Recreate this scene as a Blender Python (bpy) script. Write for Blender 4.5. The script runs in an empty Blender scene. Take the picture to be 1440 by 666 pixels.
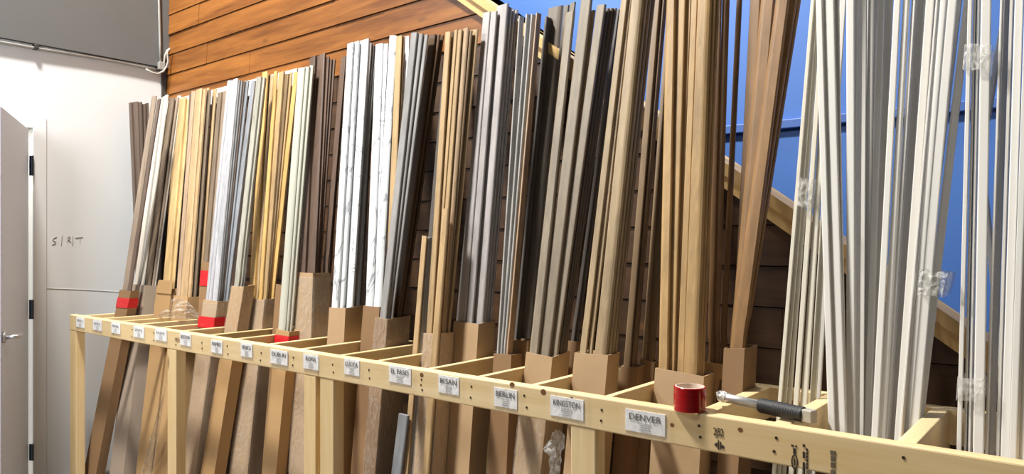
import bpy, bmesh, math, random
from mathutils import Vector, Matrix, noise
random.seed(7)
SC = bpy.context.scene
COL = SC.collection

# ------------------------------------------------------------------ camera model
F = 1033.0; CX = 720.0; CY = 340.0; H = 1.42
D = Vector((-.6307, .7760, 0)); R = Vector((.7760, .6307, 0)); U = Vector((0, 0, 1))
def ray(px, py): return D + R*((px-CX)/F) + U*((CY-py)/F)
EYE = Vector((0, 0, H))
def onY(px, py, Y):
    r = ray(px, py); return EYE + r*(Y/r.y)
def onX(px, py, X):
    r = ray(px, py); return EYE + r*(X/r.x)
def lean(px, py, y0, s):          # point on the leaning plane Y = y0 + s*z
    r = ray(px, py); return EYE + r*((y0+s*H)/(r.y-s*r.z))
cam = bpy.data.cameras.new('camera'); cam.sensor_width = 36; cam.lens = F/1440*36
cam.shift_y = (CY-333)/1440; cam.clip_start = .02
co = bpy.data.objects.new('camera', cam); COL.objects.link(co)
co.matrix_world = Matrix(((R.x, 0, -D.x, 0), (R.y, 0, -D.y, 0), (0, 1, 0, H), (0, 0, 0, 1)))
SC.camera = co
SC.view_settings.view_transform = 'Standard'; SC.view_settings.look = 'None'
SC.view_settings.gamma = 1; SC.view_settings.use_curve_mapping = False
SC.view_settings.exposure = -0.82

# ------------------------------------------------------------------ constants of the place
XW = -4.85      # left wall
YB = 2.33       # plank wall
YF = 1.688      # front of the rack rail
ZR = 1.0        # top of the rail
YBLUE = 3.5

# ------------------------------------------------------------------ materials
def lin(c):
    return tuple(((v/255)/12.92 if v/255 <= .04045 else ((v/255+.055)/1.055)**2.4) for v in c)+(1,)
MATS = {}
def newmat(name):
    m = bpy.data.materials.new(name); m.use_nodes = True
    nt = m.node_tree; b = nt.nodes['Principled BSDF']
    return m, nt, b
def nd(nt, t, **kw):
    n = nt.nodes.new(t)
    for k, v in kw.items():
        if k in n.inputs: n.inputs[k].default_value = v
        else: setattr(n, k, v)
    return n
def mapped(nt, scale, coord='Object', rnd=True):
    tc = nd(nt, 'ShaderNodeTexCoord'); mp = nd(nt, 'ShaderNodeMapping'); mp.inputs['Scale'].default_value = scale
    src = tc.outputs[coord]
    if rnd:
        oi = nd(nt, 'ShaderNodeObjectInfo'); mu = nd(nt, 'ShaderNodeMath', operation='MULTIPLY'); mu.inputs[1].default_value = 37.0
        nt.links.new(oi.outputs['Random'], mu.inputs[0])
        ad = nd(nt, 'ShaderNodeVectorMath', operation='ADD')
        nt.links.new(src, ad.inputs[0]); nt.links.new(mu.outputs[0], ad.inputs[1]); src = ad.outputs[0]
    nt.links.new(src, mp.inputs['Vector'])
    return mp
def grain(name, c, c2=None, amp=.25, axis='Z', rough=.5, bump=.15, var=.10, knots=0, fine=90):
    if name in MATS: return MATS[name]
    m, nt, b = newmat(name)
    sc = {'Z': (fine, fine, 2.2), 'X': (2.2, fine, fine), 'Y': (fine, 2.2, fine)}[axis]
    mp = mapped(nt, sc)
    n1 = nd(nt, 'ShaderNodeTexNoise', Scale=1.0, Detail=6.0, Roughness=.65, Distortion=.6); nt.links.new(mp.outputs[0], n1.inputs['Vector'])
    sc2 = tuple(v*.18 for v in sc); mp2 = mapped(nt, sc2)
    n2 = nd(nt, 'ShaderNodeTexNoise', Scale=1.0, Detail=3.0, Distortion=1.5); nt.links.new(mp2.outputs[0], n2.inputs['Vector'])
    mx = nd(nt, 'ShaderNodeMath', operation='ADD'); nt.links.new(n1.outputs['Fac'], mx.inputs[0]); nt.links.new(n2.outputs['Fac'], mx.inputs[1])
    hf = nd(nt, 'ShaderNodeMapRange'); hf.inputs['From Min'].default_value = .7; hf.inputs['From Max'].default_value = 1.3
    nt.links.new(mx.outputs[0], hf.inputs['Value'])
    dark = c2 or tuple(v*(1-amp) for v in c)
    mixc = nd(nt, 'ShaderNodeMix', data_type='RGBA'); mixc.inputs[6].default_value = lin(dark); mixc.inputs[7].default_value = lin(c)
    nt.links.new(hf.outputs[0], mixc.inputs[0]); out = mixc.outputs[2]
    if knots:
        mk = mapped(nt, {'Z': (6, 6, 2.4), 'X': (2.4, 6, 6), 'Y': (6, 2.4, 6)}[axis])
        vo = nd(nt, 'ShaderNodeTexVoronoi', Scale=1.0); nt.links.new(mk.outputs[0], vo.inputs['Vector'])
        kr = nd(nt, 'ShaderNodeMapRange'); kr.inputs['From Min'].default_value = .05; kr.inputs['From Max'].default_value = .05+knots
        kr.inputs['To Min'].default_value = .75; kr.inputs['To Max'].default_value = 0
        nt.links.new(vo.outputs['Distance'], kr.inputs['Value'])
        mk2 = nd(nt, 'ShaderNodeMix', data_type='RGBA'); mk2.inputs[7].default_value = lin((105, 68, 34))
        nt.links.new(kr.outputs[0], mk2.inputs[0]); nt.links.new(out, mk2.inputs[6]); out = mk2.outputs[2]
    oi = nd(nt, 'ShaderNodeObjectInfo'); vr = nd(nt, 'ShaderNodeMapRange'); vr.inputs['To Min'].default_value = 1-var; vr.inputs['To Max'].default_value = 1+var
    nt.links.new(oi.outputs['Random'], vr.inputs['Value'])
    hs = nd(nt, 'ShaderNodeHueSaturation'); nt.links.new(vr.outputs[0], hs.inputs['Value']); nt.links.new(out, hs.inputs['Color'])
    nt.links.new(hs.outputs[0], b.inputs['Base Color'])
    b.inputs['Roughness'].default_value = rough
    bp = nd(nt, 'ShaderNodeBump', Strength=bump, Distance=.002); nt.links.new(n1.outputs['Fac'], bp.inputs['Height']); nt.links.new(bp.outputs[0], b.inputs['Normal'])
    MATS[name] = m; return m
def plain(name, c, rough=.6, metal=0, amp=.06, scale=6, bump=.05, bscale=60, spec=.5):
    if name in MATS: return MATS[name]
    m, nt, b = newmat(name)
    mp = mapped(nt, (scale,)*3)
    n = nd(nt, 'ShaderNodeTexNoise', Scale=1.0, Detail=5.0); nt.links.new(mp.outputs[0], n.inputs['Vector'])
    mx = nd(nt, 'ShaderNodeMix', data_type='RGBA'); mx.inputs[6].default_value = lin(tuple(v*(1-amp) for v in c)); mx.inputs[7].default_value = lin(tuple(min(255, v*(1+amp)) for v in c))
    nt.links.new(n.outputs['Fac'], mx.inputs[0]); nt.links.new(mx.outputs[2], b.inputs['Base Color'])
    b.inputs['Roughness'].default_value = rough; b.inputs['Metallic'].default_value = metal; b.inputs['Specular IOR Level'].default_value = spec
    if bump:
        mb = mapped(nt, (bscale,)*3); n2 = nd(nt, 'ShaderNodeTexNoise', Scale=1.0, Detail=4.0); nt.links.new(mb.outputs[0], n2.inputs['Vector'])
        bp = nd(nt, 'ShaderNodeBump', Strength=bump, Distance=.004); nt.links.new(n2.outputs['Fac'], bp.inputs['Height']); nt.links.new(bp.outputs[0], b.inputs['Normal'])
    MATS[name] = m; return m
def marble():
    m, nt, b = newmat('white_marble')
    mp = mapped(nt, (5, 5, 1.9))
    n = nd(nt, 'ShaderNodeTexNoise', Scale=1.3, Detail=5.0, Distortion=1.2); nt.links.new(mp.outputs[0], n.inputs['Vector'])
    s = nd(nt, 'ShaderNodeMath', operation='SUBTRACT'); s.inputs[1].default_value = .5; nt.links.new(n.outputs['Fac'], s.inputs[0])
    a = nd(nt, 'ShaderNodeMath', operation='ABSOLUTE'); nt.links.new(s.outputs[0], a.inputs[0])
    r = nd(nt, 'ShaderNodeMapRange'); r.inputs['From Min'].default_value = 0; r.inputs['From Max'].default_value = .016; nt.links.new(a.outputs[0], r.inputs['Value'])
    mx = nd(nt, 'ShaderNodeMix', data_type='RGBA'); mx.inputs[6].default_value = lin((150, 154, 160)); mx.inputs[7].default_value = lin((226, 230, 233))
    nt.links.new(r.outputs[0], mx.inputs[0]); nt.links.new(mx.outputs[2], b.inputs['Base Color']); b.inputs['Roughness'].default_value = .35
    return m
def film_mat(name, tint=(225, 220, 210), op=.2, rough=.18, bump=.9, bs=45):
    m, nt, b = newmat(name)
    b.inputs['Base Color'].default_value = lin(tint); b.inputs['Roughness'].default_value = rough; b.inputs['Specular IOR Level'].default_value = .8
    mp = mapped(nt, (bs, bs, bs*.35)); n = nd(nt, 'ShaderNodeTexNoise', Scale=1.0, Detail=5.0, Distortion=2.0); nt.links.new(mp.outputs[0], n.inputs['Vector'])
    bp = nd(nt, 'ShaderNodeBump', Strength=bump, Distance=.01); nt.links.new(n.outputs['Fac'], bp.inputs['Height']); nt.links.new(bp.outputs[0], b.inputs['Normal'])
    tr = nd(nt, 'ShaderNodeBsdfTransparent'); mix = nd(nt, 'ShaderNodeMixShader')
    rg = nd(nt, 'ShaderNodeMapRange'); rg.inputs['From Min'].default_value = .35; rg.inputs['From Max'].default_value = .7
    rg.inputs['To Min'].default_value = op*.5; rg.inputs['To Max'].default_value = min(1, op*1.8); nt.links.new(n.outputs['Fac'], rg.inputs['Value'])
    nt.links.new(rg.outputs[0], mix.inputs[0]); nt.links.new(tr.outputs[0], mix.inputs[1]); nt.links.new(b.outputs[0], mix.inputs[2])
    nt.links.new(mix.outputs[0], nt.nodes['Material Output'].inputs['Surface'])
    return m

PINE = {a: grain('pine_'+a, (236, 212, 166), (218, 186, 130), axis=a, rough=.55, bump=.1, var=.05, knots=.06, fine=40) for a in 'XYZ'}
CARD = {'tan': plain('cardboard_tan', (180, 144, 98), .75, amp=.06, scale=4, bump=.15, bscale=30),
        'grey': plain('cardboard_grey', (166, 148, 130), .7, amp=.06, scale=4, bump=.15, bscale=30),
        'light': plain('cardboard_light', (180, 150, 114), .6, amp=.06, scale=5, bump=.2, bscale=30),
        'pale': plain('cardboard_pale', (200, 182, 162), .7, amp=.05, scale=5, bump=.15, bscale=30),
        'brown': plain('cardboard_brown', (142, 110, 76), .7, amp=.06, scale=4, bump=.15, bscale=30)}
FILM = film_mat('clear_plastic_film', op=.17)
TAPE = film_mat('clear_packing_tape', (235, 233, 226), op=.2, rough=.12, bump=.5, bs=55)
LTAPE = film_mat('label_tape', (225, 218, 205), op=.06, rough=.3, bump=.25, bs=40)
SCRAP = film_mat('plastic_scrap', (238, 232, 222), op=.30, rough=.2, bump=.9, bs=50)
REDT = plain('red_tape_band', (205, 28, 38), .3, amp=.1, scale=20, bump=.4)
MARB = marble()
SM = {
 'umber': ((112, 94, 82), 'dark brown'), 'taupe': ((168, 148, 128), 'taupe'), 'dtaupe': ((132, 114, 94), 'dark taupe'),
 'offw': ((212, 205, 192), 'off-white'), 'lgrey': ((190, 188, 184), 'light grey'), 'ytan': ((222, 186, 128), 'honey tan'),
 'tan': ((204, 172, 128), 'tan'), 'ptan': ((196, 166, 136), 'pinkish tan'), 'mgrey': ((205, 205, 210), 'pale grey veined'),
 'slate': ((150, 150, 152), 'slate grey'), 'bgrey': ((156, 160, 166), 'blue-grey'), 'sgrey': ((186, 184, 170), 'stone grey'),
 'yoak': ((232, 190, 118), 'yellow oak'), 'sage': ((192, 192, 178), 'sage grey'), 'walnut': ((116, 94, 80), 'walnut brown'),
 'grey': ((168, 166, 164), 'mid grey'), 'brown': ((104, 78, 50), 'dark brown'), 'char': ((106, 100, 94), 'charcoal'),
 'oak': ((200, 168, 122), 'oak'), 'poak': ((190, 160, 124), 'brownish oak'), 'ash': ((192, 186, 184), 'ash grey'),
 'greige': ((164, 150, 130), 'greige'), 'dgreige': ((120, 108, 94), 'dark greige'), 'woak': ((188, 164, 128), 'weathered oak'),
 'dwoak': ((150, 124, 92), 'dark oak'), 'goak': ((198, 162, 110), 'golden oak'), 'boak': ((158, 120, 78), 'brown oak'),
 'cream': ((222, 216, 198), 'cream'), 'white': ((230, 227, 220), 'white'), 'wgrey': ((212, 208, 200), 'warm grey-white')}
SMAT = {k: (plain('trim_'+k, c, .4, amp=.02, scale=3, bump=.02) if k in ('cream', 'white', 'offw', 'sage', 'wgrey')
            else grain('trim_'+k, c, amp=.22, fine=55, rough=.45, var=.06)) for k, (c, _) in SM.items()}
SMAT['marb'] = MARB; SM['marb'] = ((240, 243, 245), 'white marble')

# ------------------------------------------------------------------ object helpers
def obj(name, bm, mat, parent=None, origin=None, smooth=False, label=None):
    me = bpy.data.meshes.new(name)
    bmesh.ops.recalc_face_normals(bm, faces=bm.faces[:])
    if origin is not None: bmesh.ops.translate(bm, verts=bm.verts, vec=-Vector(origin))
    bm.to_mesh(me); bm.free()
    if smooth:
        for p in me.polygons: p.use_smooth = True
    o = bpy.data.objects.new(name, me); COL.objects.link(o)
    if mat: me.materials.append(mat)
    if parent: o.parent = parent
    if origin is not None:
        o.location = Vector(origin) - (parent.location if parent else Vector())
    elif parent: o.location = -parent.location
    if label: o['label'] = label
    return o
def thing(name, label, cat, loc=(0, 0, 0), group=None):
    o = bpy.data.objects.new(name, None); COL.objects.link(o); o.location = loc; o.empty_display_size = .05
    return tag(o, label, cat, group)
def tag(o, label, cat, group=None):
    o['label'] = label; o['category'] = cat
    if group: o['group'] = group
    return o
def struct(name, bm, m, parent=None, **k):
    o = obj(name, bm, m, parent, **k)
    if not parent: o['kind'] = 'structure'
    return o
def box(bm, a, b, bev=0):
    x0, y0, z0 = a; x1, y1, z1 = b
    vs = [bm.verts.new(p) for p in ((x0,y0,z0),(x1,y0,z0),(x1,y1,z0),(x0,y1,z0),(x0,y0,z1),(x1,y0,z1),(x1,y1,z1),(x0,y1,z1))]
    fs = [bm.faces.new([vs[i] for i in q]) for q in ((0,3,2,1),(4,5,6,7),(0,1,5,4),(1,2,6,5),(2,3,7,6),(3,0,4,7))]
    if bev:
        bmesh.ops.bevel(bm, geom=list({e for f in fs for e in f.edges}), offset=bev, segments=2, profile=.5, affect='EDGES')
    return fs
def loft(bm, rings, cap=True, closed=True):
    vr = [[bm.verts.new(p) for p in r] for r in rings]; n = len(rings[0])
    for a, b in zip(vr, vr[1:]):
        for i in range(n if closed else n-1):
            j = (i+1) % n; bm.faces.new((a[i], a[j], b[j], b[i]))
    if cap: bm.faces.new(vr[0][::-1]); bm.faces.new(vr[-1])
    return vr
def tube(bm, pts, r, n=10, cap=True):
    pts = [Vector(p) for p in pts]; rings = []
    for i, p in enumerate(pts):
        t = (pts[min(i+1, len(pts)-1)]-pts[max(i-1, 0)]).normalized()
        a = t.orthogonal().normalized() if i == 0 else (a - t*a.dot(t)).normalized()
        b = t.cross(a); rr = r[i] if isinstance(r, (list, tuple)) else r
        rings.append([p+(a*math.cos(2*math.pi*k/n)+b*math.sin(2*math.pi*k/n))*rr for k in range(n)])
    loft(bm, rings, cap)
def text_bm(s, size, w=None, ext=.0004):
    cu = bpy.data.curves.new('t', 'FONT'); cu.body = s; cu.size = size; cu.extrude = ext; cu.align_x = 'CENTER'; cu.align_y = 'CENTER'
    o = bpy.data.objects.new('t', cu); COL.objects.link(o)
    me = bpy.data.meshes.new_from_object(o.evaluated_get(bpy.context.evaluated_depsgraph_get()))
    bpy.data.objects.remove(o); bpy.data.curves.remove(cu)
    bm = bmesh.new(); bm.from_mesh(me); bpy.data.meshes.remove(me)
    if w:
        xs = [v.co.x for v in bm.verts]; k = w/(max(xs)-min(xs))
        for v in bm.verts: v.co.x *= k
    return bm
ORD = ['', 'first', 'second', 'third', 'fourth', 'fifth', 'sixth', 'seventh', 'eighth', 'ninth', 'tenth', 'eleventh', 'twelfth',
       'thirteenth', 'fourteenth', 'fifteenth', 'sixteenth', 'seventeenth', 'eighteenth', 'nineteenth']

# ------------------------------------------------------------------ the setting
bm = bmesh.new(); box(bm, (-7, -5, -.1), (3, 4.2, 0))
struct('floor', bm, plain('concrete', (120, 112, 104), .6, amp=.15, scale=3))
WHITE = plain('white_paint', (216, 216, 215), .6, amp=.015, scale=1.5, bump=.05, bscale=25)
GREYP = plain('grey_paint', (98, 97, 95), .7, amp=.04, scale=2, bump=.12, bscale=40)
zl = onX(100, 72.5, XW).z                       # ledge height on the left wall
hin = onX(46, 300, XW); YH = hin.y             # door hinge line
zd = onX(46, 180, XW).z                        # door head height
DW = .80
T = .16
bm = bmesh.new()
box(bm, (XW-T, YH, 0), (XW, 4.0, zl)); box(bm, (XW-T, -5, 0), (XW, YH-DW-.02, zl)); box(bm, (XW-T, YH-DW-.02, zd), (XW, YH, zl))
wl = struct('wall_left', bm, WHITE)
bm = bmesh.new(); box(bm, (XW-T, -5, zl), (XW+.035, 4.0, 4.6)); struct('wall_left_upper', bm, GREYP)
# casing flush with the wall
yc = onX(65, 300, XW).y
zc = onX(65, 167, XW).z
bm = bmesh.new(); box(bm, (XW, YH, 0), (XW+.006, yc, zc), .001); box(bm, (XW, YH-DW-.1, zd), (XW+.006, YH, zc), .001)
struct('trim_1', bm, plain('white_trim', (218, 217, 216), .45, amp=.01))
# hairline drywall crease and pencil writing
PENCIL = plain('pencil_grey', (150, 150, 150), .8, amp=.1, bump=0)
def wp(px, py, off=.0012):
    p = onX(px, py, XW+off); return p
def stroke(bm, pts, r=.0019):
    tube(bm, [wp(*p) for p in pts], r, 6)
bm = bmesh.new()
def zz(x, y): return (60+x*70/1332, 320+y*35/666)
for s in ([(375,240),(300,270),(265,320),(290,350),(345,370),(350,395),(300,435),(250,445)], [(525,200),(510,320),(495,460)],
          [(670,260),(665,385)], [(668,262),(700,232),(735,255),(720,300),(675,325),(720,350),(755,390)], [(808,225),(800,460)],
          [(880,265),(980,255),(1075,245)], [(1000,258),(1000,410)]):
    stroke(bm, [zz(*p) for p in s])
w = obj('pencil_writing', bm, PENCIL, wl, label='pencilled letters S R T separated by strokes')
bm = bmesh.new(); stroke(bm, [(66, 405), (120, 407), (168, 410)], .0012)
obj('joint_line', bm, plain('joint_grey', (209, 209, 208), .7, bump=0), wl)
# door
zt = zd-.01
Z0 = (zt-H)*F/(CY-148); u0 = (0-CX)/F
P0 = EYE + (D+R*u0)*Z0
hp = Vector((XW+.012, YH-.024, 0)); dd = Vector((P0.x-hp.x, P0.y-hp.y, 0)).normalized()
dn = Vector((-dd.y, dd.x, 0))
def leafpt(t, n, z): return hp + dd*t + dn*n + U*z
def obox(bm, t0, t1, n0, n1, z0, z1, bev=0):
    fs = box(bm, (t0, n0, z0), (t1, n1, z1), bev)
def leaf_xf(bm):
    for v in bm.verts: v.co = leafpt(v.co.x, v.co.y, v.co.z)
bm = bmesh.new(); obox(bm, .008, DW, -.042, 0, .01, zt, .003); leaf_xf(bm)
DOORP = plain('door_paint_daylit', (206, 212, 226), .4, amp=.01)  # tinted blue to stand in for daylight falling on the leaf
door = struct('door_1', bm, DOORP)
STEEL = plain('brushed_steel', (205, 207, 210), .28, 1, amp=.03, scale=10, bump=0)
# handle
th = None
for i in range(2000):
    t = i*.0005; q = hp+dd*t; rel = q-EYE
    px = CX + F*rel.dot(R)/rel.dot(D)
    if px <= 4: th = t; break
th = th or .68
q = leafpt(th, 0, 0); zq = H - (474-CY)/F*(q-EYE).dot(D)
bm = bmesh.new()
tube(bm, [leafpt(th, 0, zq), leafpt(th, .012, zq)], .028, 20)
tube(bm, [leafpt(th, .01, zq), leafpt(th, .05, zq), leafpt(th-.006, .058, zq), leafpt(th-.02, .06, zq), leafpt(th-.12, .058, zq)], [.011, .011, .0115, .011, .0095], 12)
obj('door_handle', bm, STEEL, door, smooth=True, label='steel lever handle')
HING = plain('hinge_steel', (70, 78, 92), .35, .9, amp=.1, bump=0)
for y0, y1 in ((219, 247), (421, 448), (623, 646)):
    z1 = onX(46, y0, XW).z; z0 = onX(46, y1, XW).z
    bm = bmesh.new(); box(bm, (XW+.001, YH-.020, z0), (XW+.006, YH+.004, z1), .001)
    tube(bm, [(XW+.014, YH-.006, z0), (XW+.014, YH-.006, z1)], .007, 12)
    for k in range(1, 4):
        zk = z0+(z1-z0)*k/4; tube(bm, [(XW+.014, YH-.006, zk-.001), (XW+.014, YH-.006, zk+.001)], .0078, 12)
    obj('hinge', bm, HING, door, label='dark steel butt hinge')
# ground outside the door so the gap opens onto daylight
bm = bmesh.new(); box(bm, (-9.5, -4, -.12), (-7, 4.2, -.02)); struct('floor_outside', bm, plain('pale_paving', (190, 188, 180), .8))
bm = bmesh.new(); box(bm, (-8.6, -3, -.02), (-8.5, 4, 3.2)); struct('wall_outside', bm, plain('pale_render', (225, 220, 205), .8))

# conduit below the ledge, vertical pipe and cable
PIPE = plain('conduit_grey', (170, 168, 162), .4, .3, amp=.05, bump=0)
co_t = thing('conduit', 'thin grey conduit along the bottom of the grey wall band', 'pipe', onX(110, 78, XW))
bm = bmesh.new()
pts = [onX(x, 56+(x+2)*.178, XW+.022) for x in (-60, 0, 50, 90, 130, 170, 205, 222)]
for i, p in enumerate(pts): p.z += -.004*math.sin(i*1.1)-.006
tube(bm, pts, .009, 8); obj('pipe_run', bm, PIPE, co_t, smooth=True)
for px in (50, 222):
    bm = bmesh.new(); p = onX(px, 56+(px+2)*.178, XW+.022); box(bm, (XW, p.y-.012, p.z-.018), (XW+.042, p.y+.012, p.z+.010), .003)
    obj('clip', bm, plain('dark_clip', (52, 48, 44), .6), co_t, label='dark pipe clip')
ver = thing('conduit', 'vertical grey conduit on the grey wall near the corner', 'pipe', onX(224, 50, XW+.05))
bm = bmesh.new(); tube(bm, [onX(223, -60, XW+.046), onX(223.5, 0, XW+.046), onX(225, 60, XW+.046), onX(225.5, 96, XW+.046)], .0075, 8)
obj('pipe_run', bm, PIPE, ver, smooth=True)
bm = bmesh.new(); p = onX(226, 92, XW+.04); box(bm, (XW+.035, p.y-.02, p.z-.03), (XW+.065, p.y+.02, p.z+.02), .004); obj('elbow_box', bm, PIPE, ver)
cab = thing('cable', 'loose pale cable looping round the wall corner', 'cable', onX(232, 95, XW+.06))
bm = bmesh.new()
tube(bm, [onX(x, y, XW+.062+.004*i) for i, (x, y) in enumerate(((205, 97), (214, 102), (222, 104), (230, 100), (234, 94), (236.5, 86), (235.5, 78), (236, 72), (239, 68)))], .006, 8)
tube(bm, [onX(x, y, XW+.042) for x, y in ((230, 95), (231, 86), (232, 78), (235, 71), (238, 69))], .006, 8)
obj('cable_run', bm, plain('cable_sheath', (176, 170, 160), .5, bump=0), cab, smooth=True)
# dark joint in the corner
bm = bmesh.new(); box(bm, (XW, YB-.03, 0), (XW+.012, YB, zl)); struct('trim_2', bm, plain('dark_seam', (70, 64, 58), .8))

# plank wall with sloping top (stair side)
WOOD = grain('stained_planks', (166, 106, 46), (104, 58, 20), axis='X', rough=.42, bump=.5, var=.04, knots=.05, fine=26)
pA = onY(683, 0, YB-.04); pB = onY(1330, 441, YB-.04); slope = (pB.z-pA.z)/(pB.x-pA.x)
pA.z -= .041
def ztop(x): return pA.z + slope*(x-pA.x)
# course seams
seam = onY(463, 73, YB).z; ch = onY(380, 62, YB).z - onY(380, 95, YB).z
DARKW = grain('dark_boards', (84, 56, 30), (52, 32, 16), axis='X', rough=.5, bump=.4, var=.04, knots=.05, fine=26)  # darker lower panel; shade behind the bundles is partly put into this brown
zsplit = None
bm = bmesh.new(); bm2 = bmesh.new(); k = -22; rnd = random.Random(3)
while True:
    z0 = seam+k*ch; z1 = z0+ch-.004
    if z0 > 4.6: break
    k += 1
    if z1 < .02: continue
    z0 = max(z0, 0)
    xa = XW; xend = pA.x + (z1-pA.z)/slope
    xend = min(xend, 2.4)
    cuts = [XW]
    x = XW + rnd.uniform(.2, 1.2)
    while x < xend-.3: cuts.append(x); x += rnd.uniform(.9, 2.0)
    cuts.append(xend)
    for i, (x0, x1) in enumerate(zip(cuts, cuts[1:])):
        y0 = YB + rnd.uniform(0, .003); xe = x1
        if i == len(cuts)-2:
            xl = min(pA.x+(z0-pA.z)/slope, 2.4)
        else: xl = x1 = x1-.002; 
        prof = [(x0, z0), (xl, z0), (x1, z1), (x0, z1)]
        # face slightly tilted like lap siding, with its own thickness
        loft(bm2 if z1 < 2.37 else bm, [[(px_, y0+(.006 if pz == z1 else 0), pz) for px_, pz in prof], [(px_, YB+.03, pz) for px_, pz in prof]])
xe = pA.x+(.012-pA.z)/slope
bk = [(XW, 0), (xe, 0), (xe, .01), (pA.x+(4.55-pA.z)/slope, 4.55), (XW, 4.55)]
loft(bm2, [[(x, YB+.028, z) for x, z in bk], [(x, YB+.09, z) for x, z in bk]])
wb = struct('wall_back', bm, WOOD)
obj('lower_boards', bm2, DARKW, wb, label='lower boards below the orange planks, brown darkened partly for shade')
# white ledger strip
bm = bmesh.new(); z1 = onY(318, 121, YB-.02).z; box(bm, (XW+.012, YB-.022, z1-.09), (-3.35, YB, z1), .003); struct('trim_3', bm, plain('white_gloss', (238, 236, 230), .35, bump=0))
# sloping cap: fascia on the face and board on top
CAP = grain('pale_cap', (232, 196, 134), (212, 170, 104), axis='X', rough=.5, var=.02, fine=20)
dirv = Vector((1, 0, slope)).normalized(); nrm = Vector((-dirv.z, 0, dirv.x))
def capbox(bm, y0, y1, n0, n1, xa, xb):
    a = Vector((xa, 0, ztop(xa))); b = Vector((xb, 0, ztop(xb)))
    loft(bm, [[p+nrm*n+Vector((0, y, 0)) for y, n in ((y0, n0), (y1, n0), (y1, n1), (y0, n1))] for p in (a, b)])
bm = bmesh.new(); capbox(bm, YB-.035, YB+.10, 0, .034, -4.6, 1.2); capbox(bm, YB-.02, YB-.001, -.038, 0, -4.6, 1.2); struct('trim_4', bm, CAP)
# blue wall behind, with ledge
BLUE = plain('blue_paint', (72, 116, 190), .55, amp=.02, scale=1.5, bump=.04)
bm = bmesh.new(); box(bm, (XW, YBLUE, 0), (3.2, YBLUE+.1, 4.6)); struct('wall_blue', bm, BLUE)
zb = onY(1105, 178, YBLUE).z
bm = bmesh.new(); box(bm, (XW, YBLUE-.03, zb-.012), (3.2, YBLUE, zb+.03), .004)
struct('trim_5', bm, plain('blue_ledge', (70, 104, 172), .5, bump=0))

# ------------------------------------------------------------------ rack
rack = thing('lumber_rack', 'long pale pine rack holding the leaning trim bundles', 'rack', (-2.0, YF, 0))
XL = onY(98, 450, YF).x; XS = onY(448, 500, YF).x; XR = 1.0
RT = .038; RH = .089
for a, b, yo in ((XL, XS-.001, 0), (XS+.001, XR, -.001)):
    bm = bmesh.new(); box(bm, (a, YF+yo, ZR-RH), (b, YF+RT+yo, ZR), .004)
    obj('front_rail', bm, PINE['X'], rack, origin=((a+b)/2, YF, ZR-RH/2))
YR0 = 2.125
bm = bmesh.new(); box(bm, (XL+.03, YR0, ZR-RH), (XR, YR0+RT, ZR), .003); obj('back_rail', bm, PINE['X'], rack, origin=(-1.9, YR0, ZR))
for i, (px, wd) in enumerate(((98, .089), (235, .085), (427, .076), (449.5, .082), (802, .083))):
    x0 = onY(px, 540, YF).x; x0 = max(x0, XL)
    bm = bmesh.new(); box(bm, (x0, YF+.001, 0), (x0+wd, YF+RT+.012, ZR-RH), .004); obj('post', bm, PINE['Z'], rack, origin=(x0, YF, .5))
for x0 in (XL+.04, -3.4, -1.9, -.4, .8):
    bm = bmesh.new(); box(bm, (x0, YR0+.002, 0), (x0+.085, YR0+RT-.002, ZR-RH), .003); obj('rear_post', bm, PINE['Z'], rack, origin=(x0, YR0, .5))
divx = []
for px, py in ((119,444),(143,446),(170,449),(197,453),(227,458),(258,462),(296,469),(335,475),(379,484),(424,491),(480,495),(537,504),(604,515),(675,526),(760,541),(855,557),(992,581),(1100,597),(1263,624)):
    divx.append(onY(px, py, YF+RT).x)
divx = [x-.024 if abs(x+1.296) < .02 else x+.022 if abs(x+4.345) < .04 else x+.016 if abs(x+.347) < .03 else x-.018 if abs(x+2.936) < .02 else x-.020 if abs(x+1.996) < .01 else x+.008 if abs(x+4.11) < .03 else x for x in divx]
divx.append(divx[-1]+.25); divx.append(divx[-1]+.25)
SCREW = plain('screw_dark', (64, 48, 32), .5, .3, bump=0)
scr_me = None
for i, x in enumerate(divx):
    wx = .022 if i < 16 else .038
    bm = bmesh.new(); box(bm, (x-wx/2, YF+RT, ZR-RH), (x+wx/2, YR0, ZR-.001), .003); obj('divider', bm, PINE['Y'], rack, origin=(x, YF+.2, ZR-.04))
    if x > XR: continue
    for dz in (.030, .062):
        dx = random.uniform(-.006, .006)
        if scr_me is None:
            bm = bmesh.new(); tube(bm, [(0, -.0012, 0), (0, .004, 0)], [.0035, .0042], 10)
            s = obj('screw', bm, SCREW, rack, origin=(0, 0, 0)); scr_me = s.data
        else:
            s = bpy.data.objects.new('screw', scr_me); COL.objects.link(s); s.parent = rack
        s.location = Vector((x+dx, YF-.001, ZR-dz+random.uniform(-.005, .005))) - rack.location
KNOT = plain('knot_brown', (112, 72, 34), .6, amp=.25, scale=120, bump=0)
for px, py, r_ in ((764, 551, .0085), (593, 527, .0075), (720, 541, .008), (945, 597, .005), (1041, 604, .0055), (592, 541, .004), (804, 560, .005)):
    p = onY(px, py, YF-.0012); bm = bmesh.new()
    loft(bm, [[(p.x+r_*1.15*math.cos(k*math.pi/8), y, p.z+r_*math.sin(k*math.pi/8)) for k in range(16)] for y in (YF-.0014, YF+.001)])
    obj('knot', bm, KNOT, rack, origin=p)
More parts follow.
